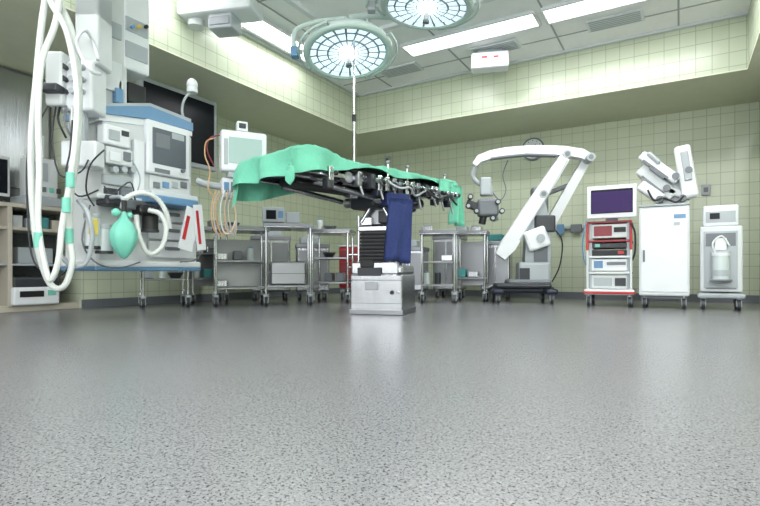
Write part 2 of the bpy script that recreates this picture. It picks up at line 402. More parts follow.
for x0,x1 in((-1.25,-.74),(-.72,-.2),(-.18,.24),(.26,.65)):
    o.box(x0,x1,-.27,.27,ZT-.11,ZT-.085,GREY,.005)
    o.box(x0+.01,x1-.01,-.265,.265,ZT-.085,ZT-.012,BLACK,.025)
    for sy in(-1,1):
        o.box(x0+.02,x1-.02,sy*.30-.008,sy*.30+.008,ZT-.135,ZT-.10,CHROME,.004)
        for xx in(x0+.08,x1-.08): o.box(xx-.012,xx+.012,sy*.285-.02,sy*.285+.02,ZT-.13,ZT-.105,STEEL,.003)
    o.box(x0+.03,x1-.03,-.22,-.18,ZT-.16,ZT-.11,STEEL,.005);o.box(x0+.03,x1-.03,.18,.22,ZT-.16,ZT-.11,STEEL,.005)
for xx in(-.73,-.19,.25):
    for sy in(-1,1): o.cyl((xx,sy*.26,ZT-.12),(xx,sy*.31,ZT-.12),.045,BSTEEL)
    o.cyl((xx,-.26,ZT-.12),(xx,.26,ZT-.12),.018,STEEL)
o.box(-1.1,-.4,-.12,.12,ZT-.19,ZT-.12,BLACK,.02)
o.cyl((-1.0,-.2,ZT-.17),(-.35,-.2,1.02),.022,STEEL);o.cyl((-1.0,.2,ZT-.17),(-.35,.2,1.02),.022,STEEL)
for i,xx in enumerate((-.95,-.65,-.5,-.42,-.33,-.24,-.16,-.08,.0,.08,.2,.3,.36,.42,.5,.56,.62)):
    h=.05+.06*random.random()
    o.box(xx-.025,xx+.025,-.36,-.30,ZT-.15-h*.5,ZT-.07,(STEEL,BSTEEL,DGREY,CHROME)[i%4],.008)
    o.cyl((xx,-.34,ZT-.10),(xx,-.40-.04*random.random(),ZT-.13),.014,CHROME,n=10)
    o.sph((xx,-.41,ZT-.13),.02,(BLACK,DGREY,GREY)[i%3])
    if i%2: o.cyl((xx,-.34,ZT-.15),(xx+.03,-.36,ZT-.25-.07*random.random()),.010,BSTEEL,n=8)
    if i%3==0: o.box(xx-.03,xx+.03,-.35,-.28,ZT-.24,ZT-.15,(DGREY,DBLUE)[i%2],.01)
o.tube([(-.4,-.38,ZT-.1),(-.3,-.46,ZT-.17),(-.15,-.45,ZT-.15),(-.02,-.4,ZT-.2),(.1,-.42,ZT-.14)],.009,LGREY)
o.tube([(.1,-.38,ZT-.1),(.25,-.44,ZT-.2),(.4,-.44,ZT-.16),(.6,-.4,ZT-.22)],.01,BLACK)
for xx in(-.3,-.05,.5):
    o.cyl((xx,-.33,ZT-.06),(xx,-.33,ZT+.05),.010,CHROME,n=10);o.sph((xx,-.33,ZT+.06),.017,BSTEEL)
def cloth(o,x0,x1,y,z1,z0,mt,lean=0,th=.018,amp=.012):
    n=14;m=10;vs=[]
    for j in range(m+1):
        for i in range(n+1):
            t=j/m;s=i/n
            vs.append((x0+(x1-x0)*s+lean*t,y+amp*math.sin(s*9+t*2)*(.3+t)-.02*t,z1+(z0-z1)*t+.015*math.sin(s*5)*t))
    N=len(vs);fs=[]
    for j in range(m):
        for i in range(n):
            a=j*(n+1)+i;fs.append((a,a+1,a+n+2,a+n+1));fs.append((a+N,a+n+1+N,a+n+2+N,a+1+N))
    vs+= [(v[0],v[1]+th,v[2]) for v in vs]
    for j in range(m):
        for i in(0,n):
            a=j*(n+1)+i;fs.append((a,a+n+1,a+n+1+N,a+N))
    for i in range(n):
        for j in(0,m):
            a=j*(n+1)+i;fs.append((a,a+1,a+1+N,a+N))
    o.add(vs,fs,mt,True)
table=o.done()
o=O('restraint_pad',W(399,4.32),TH+math.radians(25))
o.pbox(387,193,410,206,-.01,.05,NAVY,.012)
a=o.L(386,198);b=o.L(411,198);zb=o.L(399,262)[1]
cloth(o,a[0]+.03,b[0]+.01,-.02,a[1],zb,NAVY,lean=-.05,th=.03,amp=.02)
o.box(a[0]+.02,b[0]-.02,.01,.16,a[1]-.05,a[1]+.0,NAVY,.01)
o.done(table)
o=O('surgical_drape',TO,TR)
def drape(o):
    hx=(X1-X0)/2+.03;xm=(X0+X1)/2;hy=.34;NS,NT=130,60;vs=[]
    def hangn(x):
        a=max(0,min(1,(-.42-x)/.5));return .05+.16*a+.025*math.sin(x*9)
    def hangf(x):
        a=max(0,min(1,(0-x)/.8));return .10+.2*a
    e0,e1=.20,.12
    for i in range(NS+1):
        sx=-hx-e0+(2*hx+e0+e1)*i/NS
        xc=max(-hx,min(hx,sx));ex=abs(sx-xc)
        hn,hf=hangn(xc),hangf(xc)
        for j in range(NT+1):
            t=-hy-hn+(2*hy+hn+hf)*j/NT
            yc=max(-hy,min(hy,t));ey=abs(t-yc)
            drop=max(ex,ey)+.35*min(ex,ey)
            z=ZT+.012-drop
            fl=.16*drop
            x=xc+(math.copysign(fl,sx-xc) if ex>0 else 0)*(1 if ex>=ey else .5);y=yc+(math.copysign(fl,t-yc) if ey>0 else 0)
            nz=noise.noise(Vector((sx*3.1,t*3.1,1.3)));n2=noise.noise(Vector((sx*9,t*9,4.3)))
            if drop<=.001: z+=.022*max(nz,-.2)+.010*n2+(.045*math.sin((sx+hx)/.5*math.pi) if -hx<sx<-hx+.5 else 0)
            else:
                w=min(1,drop/.1)
                if ex>=ey: x+=w*(.035*math.sin(t*17+2*nz)+.02*n2)
                else: y+=w*(.03*math.sin(sx*19+2*nz)+.02*n2)
                z+=w*.03*nz
                if ey>0 and ex==0 and -hx<sx<-hx+.5: z+=.045*math.sin((sx+hx)/.5*math.pi)*max(0,1-drop/.15)
            vs.append((x+xm,y,z))
    fs=[]
    for i in range(NS):
        for j in range(NT):
            a=i*(NT+1)+j;fs.append((a,a+1,a+NT+2,a+NT+1))
    o.add(vs,fs,GREEN,True)
drape(o)
cloth(o,.6,.76,-.36,ZT-.02,.84,GREEN,lean=-.05,th=.01,amp=.03)
cloth(o,.36,.58,-.375,ZT,ZT-.13,GREEN,lean=.02,th=.01,amp=.02)
o.done()
o=O('infusion_pole',W(354,4.38),TH)
zt=o.L(353,36)[1];zb=o.L(355,196)[1]
o.cyl((0,0,zb),(0,0,1.7),.012,CHROME,n=12);o.cyl((0,0,1.7),(0,0,zt),.009,CHROME,n=12);o.cyl((0,0,1.68),(0,0,1.74),.018,BLACK,n=12)
o.box(-.035,.035,-.02,.09,zb-.02,zb+.07,STEEL,.01);o.box(-.02,.02,-.03,.02,zb+.12,zb+.2,DGREY,.01)
for s_ in(-1,1): o.tube([(0,0,zt),(s_*.06,0,zt+.005),(s_*.09,0,zt-.03),(s_*.10,0,zt-.01)],.005,CHROME,n=6)
o.done(table)

# ---------------------------------------------------------------- instrument tables
def itable(name,px,d,w,dep,h,rot,shelves=(.25,),panel=False,rr=.013,props=0):
    o=O(name,W(px,d),rot);a,b=w/2,dep/2
    o.box(-a,a,-b,b,h-.025,h,STEEL,.006)
    for sy in(-1,1): o.box(-a,a,sy*b-.006,sy*b+.006,h-.01,h+.025,BSTEEL,.003)
    for sx in(-1,1):
        o.box(sx*a-.006,sx*a+.006,-b,b,h-.01,h+.025,BSTEEL,.003)
        for sy in(-1,1):
            o.cyl((sx*(a-.03),sy*(b-.03),.13),(sx*(a-.03),sy*(b-.03),h-.02),rr,CHROME,n=12)
            o.caster(sx*(a-.03),sy*(b-.03),.05)
        o.cyl((sx*(a-.03),-b+.03,.17),(sx*(a-.03),b-.03,.17),rr*.8,CHROME,n=10)
    for z in shelves: o.box(-a+.03,a-.03,-b+.03,b-.03,z-.01,z+.01,BSTEEL,.003)
    if panel: o.box(-a+.05,a-.05,b-.05,b-.035,.2,h-.1,BSTEEL,.003)
    R=random.Random(props)
    if props:
        for z in list(shelves)+[h]:
            x=-a+.09
            while x<a-.1:
                k=R.randint(0,4)
                if k==0: o.lathe([(.0001,.001),(.05,.001),(.085,.06),(.09,.062)],STEEL,(x,-.05,z+.012),n=20);x+=.2
                elif k==1: o.box(x-.07,x+.07,-.12,.1,z+.012,z+.09,STEEL,.01);x+=.18
                elif k==2: o.box(x-.05,x+.05,-.1,.08,z+.012,z+.12,(LGREY,TEALC,GREY)[R.randint(0,2)],.012);x+=.14
                elif k==3: o.cyl((x,-.05,z+.012),(x,-.05,z+.15),.04,(OFFW,DGREY,FROST)[R.randint(0,2)],n=16);o.cyl((x,-.05,z+.15),(x,-.05,z+.17),.02,BLUE,n=12);x+=.13
                else: x+=.12
    return o
o=itable('instrument_table',240,5.8,.6,.5,.86,TH+.35,(.2,.5),True,props=3);o.done()
o=itable('instrument_table',288,5.9,.55,.5,.9,TH+.2,(.22,),False,props=0);o.pbox(262,207,285,222,-.15,.2,LGREY,.01);o.pbox(266,210,276,219,-.155,.01,SCREEN,.001);o.pbox(278,211,283,218,-.155,.01,BLUE,.001)
o.pbox(286,212,300,223,-.12,.2,LGREY,.01);o.box(-.2,.2,-.15,.15,.23,.5,BSTEEL,.02);o.box(-.2,.2,-.153,-.15,.36,.365,DGREY,0)
o.done()
o=itable('instrument_table',333,6.4,.5,.45,.88,TH-.1,(.25,.55),props=5);o.done()
o=itable('instrument_table',164,5.55,.5,.45,.8,TH+.5,(.3,),props=7);o.done()
o=itable('instrument_table',207,6.3,.45,.45,.9,TH+.5,(.3,.6),True,props=9);o.done()
o=itable('instrument_table',438,6.3,.45,.4,.86,TH-.1,(.22,.5),props=11);o.done()
o=itable('instrument_table',472,6.6,.42,.4,.88,TH-.3,(.3,),True,props=13);o.done()
def container(px,d,w,h,r):
    o=O('sterile_container',W(px,d),r)
    o.box(-w,w,-.2,.2,0.12,h,STEEL,.02);o.box(-w-.01,w+.01,-.21,.21,h-.05,h+.01,BSTEEL,.01);o.box(-w+.03,-.01,-.206,-.2,.2,h-.08,BSTEEL,.01);o.box(.01,w-.03,-.206,-.2,.2,h-.08,BSTEEL,.01)
    o.box(-.03,-.015,-.225,-.206,.4,.5,CHROME,.003);o.box(.015,.03,-.225,-.206,.4,.5,CHROME,.003)
    for sx in(-w+.05,w-.05):
        for sy in(-.15,.15):o.caster(sx,sy,.045,top=.12)
    o.box(-w+.05,w-.1,-.12,.1,h+.01,h+.11,(LGREY,TEALC)[px%2],.02)
    o.done()
container(312,7.0,.22,.75,TH+.2);container(270,6.9,.25,.85,TH+.3);container(412,7.2,.2,.72,TH-.3);container(497,7.2,.2,.8,.2);container(450,7.5,.2,.9,.1)
o=O('waste_bin_trolley',W(357,7.1),TH-.1)
o.box(-.22,.22,-.2,.2,.16,.72,RED,.02)
for i in range(3): o.box(-.2,.2,-.212,-.2,.2+i*.17,.34+i*.17,DRED,.008);o.box(-.08,.08,-.225,-.212,.27+i*.17,.285+i*.17,CHROME,.003)
o.box(-.23,.23,-.21,.21,.72,.75,OFFW,.01)
for sx in(-.18,.18):
    for sy in(-.16,.16):o.caster(sx,sy,.05,top=.15)
o.done()

# ---------------------------------------------------------------- surgical microscope
o=O('surgical_microscope',W(522,6.3),TH-.12)
P=o.P
x0,_=o.L(490,300);x1,_=o.L(553,300)
o.box(x0,x1,-.12,.12,.12,.2,DBLUE,.03);o.box(x0,x0+.14,-.32,.32,.11,.18,DBLUE,.03);o.box(x1-.14,x1,-.32,.32,.11,.18,DBLUE,.03)
o.box(x0+.05,x1-.05,-.2,.2,.18,.24,DGREY,.03);o.box(x0+.2,x1-.05,-.2,.2,.23,.29,GREY,.03)
for xx in(x0+.07,x1-.07):
    for yy in(-.27,.27): o.caster(xx,yy,.055,LGREY,top=.12)
o.pbox(519,262,551,284,-.14,.3,LGREY,.03)
o.pprism([(524,285),(551,285),(551,225),(545,200),(532,205),(526,240)],-.1,.22,LGREY)
o.pbox(533,186,549,215,-.09,.2,GREY,.03);o.pbox(535,215,556,232,-.13,.08,DGREY,.02)
o.pbox(526,228,549,249,-.2,.14,WHITE,.03,ang=-20)
o.pbox(520,268,530,282,-.15,.02,DGREY,.005);o.pbox(534,240,548,262,-.105,.02,GREY,.005)
o.cyl(P(541,238,-.21),P(541,238,-.22),.05,LGREY)
def beam(pts,w,y0,y1,mt):
    P2=[Vector((p.x,p.z)) for p in pts];n=len(P2);L1=[];L2=[]
    for i in range(n):
        d=(P2[min(i+1,n-1)]-P2[max(i-1,0)]).normalized();nn=Vector((-d.y,d.x))
        ww=w[i] if isinstance(w,(list,tuple)) else w
        L1.append(P2[i]+nn*ww/2);L2.append(P2[i]-nn*ww/2)
    for i in range(n-1):
        o.prism([tuple(L1[i]),tuple(L1[i+1]),tuple(L2[i+1]),tuple(L2[i])],y0,y1,mt)
beam([P(562,160),P(548,182),P(525,216),P(507,246),P(499,257)],[.12,.15,.16,.19,.13],-.17,-.02,WHITE)
beam([P(568,160,-.19),P(550,192,-.19),P(520,240,-.19)],.015,-.175,-.165,LGREY)
beam([P(587,160),P(572,186),P(552,222),P(541,240)],[.10,.11,.12,.13],.0,.12,WHITE)
beam([P(474,166),P(479,160),P(490,156),P(505,153),P(530,151),P(560,152),P(580,155),P(592,161)],[.06,.09,.1,.10,.10,.11,.11,.08],-.1,.04,WHITE)
beam([P(490,160),P(505,158),P(525,156),P(555,157)],.02,-.11,.0,GREY)
for a,r in(((564,157),.05),((587,160),.05),((541,240),.06),((541,196),.05)):
    p=P(*a);o.cyl((p.x,-.18,p.z),(p.x,.12,p.z),r,LGREY);o.cyl((p.x,-.185,p.z),(p.x,-.18,p.z),r*.6,GREY)
o.cyl(P(541,196),P(572,184,.05),.03,GREY)
o.tube([P(477,164),P(473,176),P(480,184),P(489,184),P(491,196)],.03,LGREY)
o.box(P(480,0).x,P(491,0).x,-.08,.06,P(486,196).z,P(486,178).z,LGREY,.02)
o.pbox(478,198,499,216,-.1,.18,GREY,.03);o.pbox(466,201,480,209,-.06,.1,DGREY,.015,ang=20)
for a in((470,198),(468,207),(476,212),(497,203),(501,212),(492,219)):
    p=P(*a);o.cyl((p.x,-.13,p.z),(p.x,-.07,p.z),.035,BLACK,n=14);o.cyl((p.x,-.135,p.z),(p.x,-.13,p.z),.022,LGREY,n=12)
o.cyl(P(484,214,-.02),P(482,224,-.02),.045,BLACK);o.cyl(P(494,214,-.02),P(496,221,-.02),.035,GREY)
o.tube([P(491,190),P(500,200),P(506,190),P(503,175),P(508,160)],.007,GREY,n=6)
o.tube([P(550,225,-.1),P(562,240,-.1),P(560,265,-.1),P(552,282,-.05)],.008,BLACK,n=6)
o.done()

# ---------------------------------------------------------------- endoscopy tower
YR=6.05
o=O('endoscopy_tower',(W(610,5.6)[0],YR),.04)
L=o.L
xa=L(589,260)[0];xb=L(630,260)[0]
def pb(*a,**k): return o.pbox(*a,**k)
pb(587,185,637,218,-.05,.05,WHITE,.012);pb(591,189,633,213,-.056,.01,SCREEN,.001);pb(592,191,632,212,-.060,.008,SCRP,.0)
pb(606,217,618,223,-.0,.06,GREY,.005);pb(598,208,626,212,-.0,.03,GREY)
for x in(xa,xb-.035):
    for y in(.0,.42): o.box(x,x+.035,y,y+.035,.16,L(610,222)[1],LGREY,.006)
zs=[222,241,257,273,291]
for i,yy in enumerate(zs):
    z=L(610,yy)[1];o.box(xa-.02,xb+.02,-.02,.5,z-.012,z+.012,DRED if i in(0,1,4) else OFFW,.006)
zm=L(610,250)[1]
for z0_,z1_,mm in((zm,L(610,222)[1],RED),(.15,zm,OFFW)):
    o.box(xa-.025,xa,-.03,.0,z0_,z1_,mm,.006);o.box(xb,xb+.025,-.03,.0,z0_,z1_,mm,.006)
pb(592,224,628,238,.0,.4,OFFW,.01);pb(594,226,612,236,-.006,.01,DRED,.002);pb(614,227,626,232,-.006,.01,BLACK,.001)
pb(592,243,628,248,.0,.4,DGREY,.005);pb(592,250,628,256,.0,.4,BLACK,.005)
pb(595,244,600,247,-.005,.01,MINT,0);pb(618,251,624,254,-.005,.01,RED,0)
pb(591,259,629,271,.0,.4,WHITE,.01);pb(594,261,603,268,-.006,.01,BLUE,.001);pb(607,262,626,265,-.006,.01,GREY,.001)
pb(591,275,629,289,.0,.4,OFFW,.01);pb(594,278,612,286,-.006,.01,LGREY,.001);pb(615,278,626,286,-.006,.01,DGREY,.001)
o.box(xa-.05,xb+.05,-.06,.52,.13,.19,OFFW,.02);o.box(xa-.055,xb+.055,-.065,.0,.14,.17,RED,.01)
for x in(xa,xb):
    for y in(-.01,.47): o.caster(x,y,.055,LGREY,top=.13)
o.tube([(xb+.01,-.03,.9),(xb+.05,-.05,.8),(xb+.05,-.03,.6),(xb+.02,0,.5)],.01,BLACK,n=6)
o.tube([(xa-.02,-.03,.95),(xa-.06,-.05,.7),(xa-.04,-.03,.5),(xa,0,.4)],.008,BLUE,n=6)
o.done()
# ---------------------------------------------------------------- white equipment cabinet
o=O('equipment_cabinet',(W(664,5.5)[0],YR),.0)
a,b,z0,z1=o.pbox(639,206,690,296,-.05,.5,WHITE,.018)
o.pbox(641,210,688,292,-.062,.012,WHITE,.006)
o.pbox(674,214,686,218,-.066,.006,BLUE,.0);o.pbox(643,250,645,262,-.08,.02,GREY,.003);o.pbox(674,222,680,225,-.066,.006,LGREY,.0)
o.box(a+.0,b-.0,-.06,.45,z1,z1+.02,LGREY,.006);o.box(a+.02,b-.02,-.0,.42,.1,z0,GREY,.006)
for x in(a+.05,b-.05):
    for y in(-.0,.4): o.caster(x,y,.055,LGREY,top=.12)
o.done()
o=O('ultrasound_arm_unit',(W(664,5.5)[0],YR),.0)
zc=z1+.026;P=o.P
o.box(a+.2,b-.12,.1,.32,zc,zc+.06,OFFW,.02)
o.pbox(662,172,682,205,.12,.14,OFFW,.02)
def bar(p,q,w,y0,dep,mt,bev=.02):
    p=P(*p,y0);q=P(*q,y0);d=q-p;c=(p+q)/2;ang=-math.atan2(d.z,d.x);Lg=d.length
    o.box(c.x-Lg/2,c.x+Lg/2,y0,y0+dep,c.z-w/2,c.z+w/2,mt,bev,Matrix.Rotation(ang,3,'Y'))
bar((641,154),(678,180),.10,.0,.16,WHITE);bar((640,168),(674,196),.13,.04,.2,OFFW);bar((640,184),(662,199),.11,.0,.18,WHITE)
bar((648,152),(660,163),.05,-.02,.1,LGREY);bar((650,168),(664,178),.02,-.012,.06,GREY,.004)
bar((643,160),(668,178),.025,-.006,.02,GREY,.002);bar((642,176),(664,193),.02,.03,.02,GREY,.002)
bar((682,145),(691,197),.15,.0,.18,WHITE,.03);bar((684,151),(689,180),.07,-.014,.03,LGREY,.01)
bar((668,172),(688,180),.07,.06,.12,LGREY);bar((668,190),(692,196),.08,.04,.14,OFFW)
for q in((667,188),(676,176),(689,170),(660,199),(683,198)):
    p=o.P(*q);o.cyl((p.x,-.02,p.z),(p.x,.1,p.z),.035,GREY,n=16)
o.tube([o.P(648,190,-.02),o.P(654,200,-.04),o.P(664,198,-.04),o.P(676,202,-.03),o.P(684,196,-.02)],.01,BLACK,n=6)
o.done()
# ---------------------------------------------------------------- suction cart
o=O('suction_cart',(W(721,5.3)[0],YR),-.02)
L=o.L
a,b,z0,z1=o.pbox(700,226,743,292,.0,.42,OFFW,.015)
o.pbox(704,231,738,288,-.012,.014,LGREY,.004);o.pbox(706,233,736,246,-.016,.006,GREY,.002)
o.pbox(703,205,739,226,.04,.34,WHITE,.02);o.pbox(706,211,736,222,.032,.01,LGREY,.002);o.pbox(710,213,720,219,.028,.01,SCREEN,0)
o.pbox(711,250,731,278,-.03,.03,LGREY,.01);o.pbox(715,238,727,250,-.04,.03,WHITE,.008)
p=o.P(721,266,-.08);o.cyl((p.x,-.08,p.z-.13),(p.x,-.08,p.z+.1),.07,FROST);o.cyl((p.x,-.08,p.z-.1),(p.x,-.08,p.z-.04),.072,LGREY);o.cyl((p.x,-.08,p.z+.1),(p.x,-.08,p.z+.13),.075,WHITE);o.box(p.x-.09,p.x+.09,-.17,0,p.z-.15,p.z-.13,GREY,.004)
o.tube([o.P(716,254,-.08),o.P(713,243,-.08),o.P(722,236,-.05),o.P(730,246,-.05)],.009,HOSE,n=6)
o.box(a-.02,b+.02,-.05,.44,.12,.17,LGREY,.015)
for i in range(7): o.box(a+.05,b-.05,-.006,.0,z0+.03+i*.02,z0+.038+i*.02,GREY,0)
for x in(a+.03,b-.03):
    for y in(-.0,.38): o.caster(x,y,.055,DGREY,top=.12)
o.done()

# ---------------------------------------------------------------- anaesthesia workstation
AX=-3.72
o=O('anaesthesia_machine',(AX,2.6),math.pi/2)
pb=o.pbox;P=o.P
D=.45
pb(103,124,192,205,.0,D,OFFW,.02)
pb(97,198,197,270,.02,D,OFFW,.02)
o.pprism([(96,106),(150,106),(193,123),(193,131),(150,119),(96,112)],-.03,D,BLUE)
o.pprism([(98,103),(150,103),(191,119),(191,123),(150,106),(98,106)],-.02,D-.03,LGREY)
o.pprism([(99,112),(150,119),(192,131),(192,136),(150,126),(99,120)],-.01,D-.03,WHITE)
pb(147,124,190,176,-.05,.06,WHITE,.015);pb(153,131,186,166,-.058,.012,SCRA,.003);pb(156,134,170,148,-.060,.004,GREY,0);pb(172,134,184,140,-.060,.004,LGREY,0);pb(155,169,170,173,-.056,.01,GREY,.001);p=P(182,171,-.06);o.cyl(p,(p.x,-.085,p.z),.016,GREY,n=16)
pb(150,178,190,196,-.02,.03,OFFW,.008)
for i in range(4): pb(154+i*9,182,160+i*9,188,-.03,.012,(GREY,BLUE,LGREY,GREY)[i],.002)
pb(104,126,131,146,-.07,.1,WHITE,.015);pb(106,148,133,165,-.08,.1,OFFW,.012);pb(109,130,120,140,-.078,.01,LGREY,.002);pb(122,131,129,136,-.078,.01,DGREY,.001)
pb(110,152,121,161,-.09,.012,WHITE,.004);pb(124,152,131,161,-.09,.012,GREY,.002)
for q in((112,170),(121,170),(130,170)):
    p=P(*q,-.02);o.cyl(p,(p.x,-.07,p.z),.025,LGREY,n=16)
pb(104,176,138,186,-.03,.05,LGREY,.01);pb(134,140,145,196,-.04,.06,WHITE,.01)
pb(106,188,118,196,-.03,.04,DGREY,.006);pb(121,188,132,196,-.03,.04,GREY,.006)
pb(150,197,199,205,-.22,.25,BLUE,.012);pb(97,196,150,201,-.12,.2,OFFW,.01);pb(152,193,198,198,-.2,.2,OFFW,.008)
pb(150,210,196,222,-.02,.03,WHITE,.008);pb(150,224,196,240,-.02,.03,WHITE,.008);pb(150,242,196,258,-.02,.03,WHITE,.008)
for y in(213,229,247): pb(166,y,180,y+3,-.035,.02,GREY,.003)
pb(95,261,201,267,-.06,.5,WHITE,.012);pb(95,266,201,271,-.05,.48,BLUE,.012)
for px_,py_,r_,h_,m_ in((92,232,.05,.2,OFFW),(104,240,.055,.16,FROST),(150,222,.06,.12,BLACK)):
    p=P(px_,py_,-.12);o.cyl((p.x,-.12,p.z-h_/2),(p.x,-.12,p.z+h_/2),r_,m_,n=24);o.cyl((p.x,-.12,p.z+h_/2),(p.x,-.12,p.z+h_/2+.03),r_*1.1,LGREY,n=24);o.cyl((p.x,-.12,p.z-h_/2-.02),(p.x,-.12,p.z-h_/2),r_*1.1,DGREY,n=24)
p=P(93,226,-.18);o.box(p.x-.03,p.x+.03,-.19,-.175,p.z-.06,p.z+.05,YEL,.002)
pb(124,200,152,210,-.15,.15,GREY,.015);pb(140,205,160,215,-.2,.12,BLACK,.02);pb(106,196,134,206,-.14,.14,DGREY,.015)
o.hose([P(148,210,-.2),P(160,214,-.26),P(166,228,-.28),P(162,246,-.27),P(150,254,-.25),P(140,240,-.23),P(136,215,-.2)],.017,HOSE)
o.hose([P(122,208,-.2),P(126,198,-.26),P(140,193,-.28),P(156,198,-.28),P(166,212,-.3),P(170,228,-.28)],.016,HOSE)
o.hose([P(78,200,-.1),P(88,214,-.2),P(92,238,-.2),P(86,262,-.15),P(72,266,-.1),P(60,255,-.05)],.014,LGREY)
bx=P(124,234,-.3)
prof=[(.012,.17),(.018,.14),(.03,.11),(.065,.07),(.088,.02),(.092,-.03),(.075,-.09),(.045,-.14),(.02,-.17),(.0001,-.18)]
n=30;vs=[];fs=[]
for r,z in prof:
    for k in range(n):
        a=2*math.pi*k/n;rr=r*1.05*(1+.07*math.cos(5*a));vs.append((bx.x+rr*math.cos(a),bx.y+.8*rr*math.sin(a),bx.z+z))
for i in range(len(prof)-1):
    for k in range(n): fs.append((i*n+k,i*n+(k+1)%n,(i+1)*n+(k+1)%n,(i+1)*n+k))
o.add(vs,fs,MINT,True)
o.cyl((bx.x,bx.y,bx.z+.16),(bx.x,bx.y,bx.z+.24),.018,BLACK);o.tube([(bx.x,bx.y,bx.z+.23),(bx.x,bx.y+.05,bx.z+.27),(bx.x,-.1,bx.z+.27)],.014,LGREY)
o.sph((bx.x-.05,bx.y+.02,bx.z+.15),.03,MINT);o.sph((bx.x+.04,bx.y,bx.z+.14),.022,MINT)
for i,pts in enumerate(([(72,120),(70,150),(66,176),(78,196),(98,190)],[(90,205),(82,240),(95,262),(118,268),(140,262)],[(196,210),(204,235),(198,258),(180,262)],[(104,150),(90,165),(86,190),(94,206)],[(132,160),(140,178),(136,196)],[(135,200),(130,182),(112,194),(104,186)])):
    o.tube([P(q[0],q[1],-.1-.02*i) for q in pts],.006,(DGREY,GREY,GREY,BLACK,LGREY,DGREY)[i],n=6)
cp=P(190,228,-.24)
o.box(cp.x-.08,cp.x+.06,-.245,-.24,cp.z-.19,cp.z+.17,WHITE,0,Matrix.Rotation(.25,3,'Y'));o.box(cp.x-.06,cp.x-.03,-.25,-.246,cp.z-.1,cp.z+.1,RED,0,Matrix.Rotation(.25,3,'Y'))
o.box(cp.x+.04,cp.x+.13,-.255,-.25,cp.z-.18,cp.z+.2,WHITE,0,Matrix.Rotation(-.12,3,'Y'));o.box(cp.x+.06,cp.x+.085,-.258,-.255,cp.z-.13,cp.z+.15,RED,0,Matrix.Rotation(-.12,3,'Y'))
x0,x1=o.L(100,60,.2)[0],o.L(124,60,.2)[0]
o.box(x0,x1,.15,.42,.6,CZ-.002,OFFW,.02)
o.box(x0-.1,x1+.1,.08,.5,CZ-.08,CZ-.001,WHITE,.01)
pb(124,-30,150,72,.14,.3,WHITE,.02);pb(126,20,148,34,.13,.02,LGREY,.004);pb(126,44,148,60,.13,.02,LGREY,.004)
for i in range(3):
    p=P(131+i*7,27,.12);o.cyl(p,(p.x,.09,p.z),.014,(BLUE,YEL,BLACK)[i],n=12)
pb(100,20,122,36,.13,.03,LGREY,.006);pb(100,60,122,90,.12,.04,WHITE,.006)
o.tube([P(186,124,.1),P(182,112,.1),P(184,100,.1),P(190,92,.1)],.011,LGREY)
p=P(192,85,.1);o.sph(p,.055,WHITE,(.9,.9,1.1));o.cyl((p.x,p.y,p.z-.07),(p.x,p.y,p.z-.02),.05,WHITE,r2=.045)
pb(116,88,124,103,.1,.08,BLUE,.01);pb(118,80,123,90,.12,.05,WHITE,.01);pb(128,84,146,104,.2,.1,BLACK,.01)
o.done()

# ---------------------------------------------------------------- gas supply pendant
o=O('gas_supply_pendant',W(62,3.5),TH)
P=o.P;pb=o.pbox
pb(44,50,62,105,.05,.2,OFFW,.02);pb(60,60,92,110,.1,.2,WHITE,.02);pb(74,-40,98,64,.12,.2,OFFW,.02)
x0=o.L(74,0,.12)[0];x1=o.L(98,0,.12)[0];o.box(x0-.05,x1+.1,.08,.34,CZ-.07,CZ-.001,WHITE,.01);o.box(x0,x1,.12,.32,2.2,CZ-.02,OFFW,.02)
for y in(68,80,92): 
    for x in(66,74,83):
        p=P(x,y,.1);o.cyl(p,(p.x,.06,p.z),.02,(WHITE,LGREY,DGREY)[(x+y)%3],n=14)
pb(38,82,56,90,-.02,.1,DGREY,.01);pb(60,140,96,166,.1,.12,WHITE,.015);pb(68,108,84,142,.14,.06,LGREY,.01)
H1=[(52,-40),(42,20),(36,80),(31,140),(32,200),(38,250),(50,284),(64,286),(72,262),(69,236),(70,200),(77,150),(79,90),(74,40),(62,8),(52,-6)]
H2=[(44,-40),(50,0),(66,30),(76,80),(76,130),(70,180),(62,225),(58,262),(50,280),(44,262),(38,225),(39,170),(38,110),(42,60),(56,20),(64,-40)]
o.tube([P(a,b,-.02) for a,b in H1],.021,HOSE,n=12)
o.tube([P(a,b,-.10) for a,b in H2],.020,HOSE,n=12)
for a,b,y in((69,236,-.02),(66,205,-.1),(38,240,-.1),(70,180,-.1)):
    p=P(a,b,y);o.cyl((p.x,y,p.z-.05),(p.x,y,p.z+.05),.027,MINT,n=14)
o.tube([P(98,60,.1),P(92,40,.1),P(84,30,.0),P(76,44,-.05),P(90,70,-.05),P(100,74,.1)],.012,WHITE,n=8)
o.tube([P(48,105,.1),P(28,150,.02),P(28,220),P(34,262),P(56,278),P(72,262)],.006,DGREY,n=6)
o.tube([P(56,104,.1),P(52,140),P(60,175),P(80,172),P(88,160,.1)],.006,DGREY,n=6)
for i in range(3): o.tube([P(60+i*6,106,.1),P(58+i*7,120+i*4,.02),P(66+i*6,138,.05)],.008,(BLACK,GREY,HOSE)[i],n=6)
o.done()

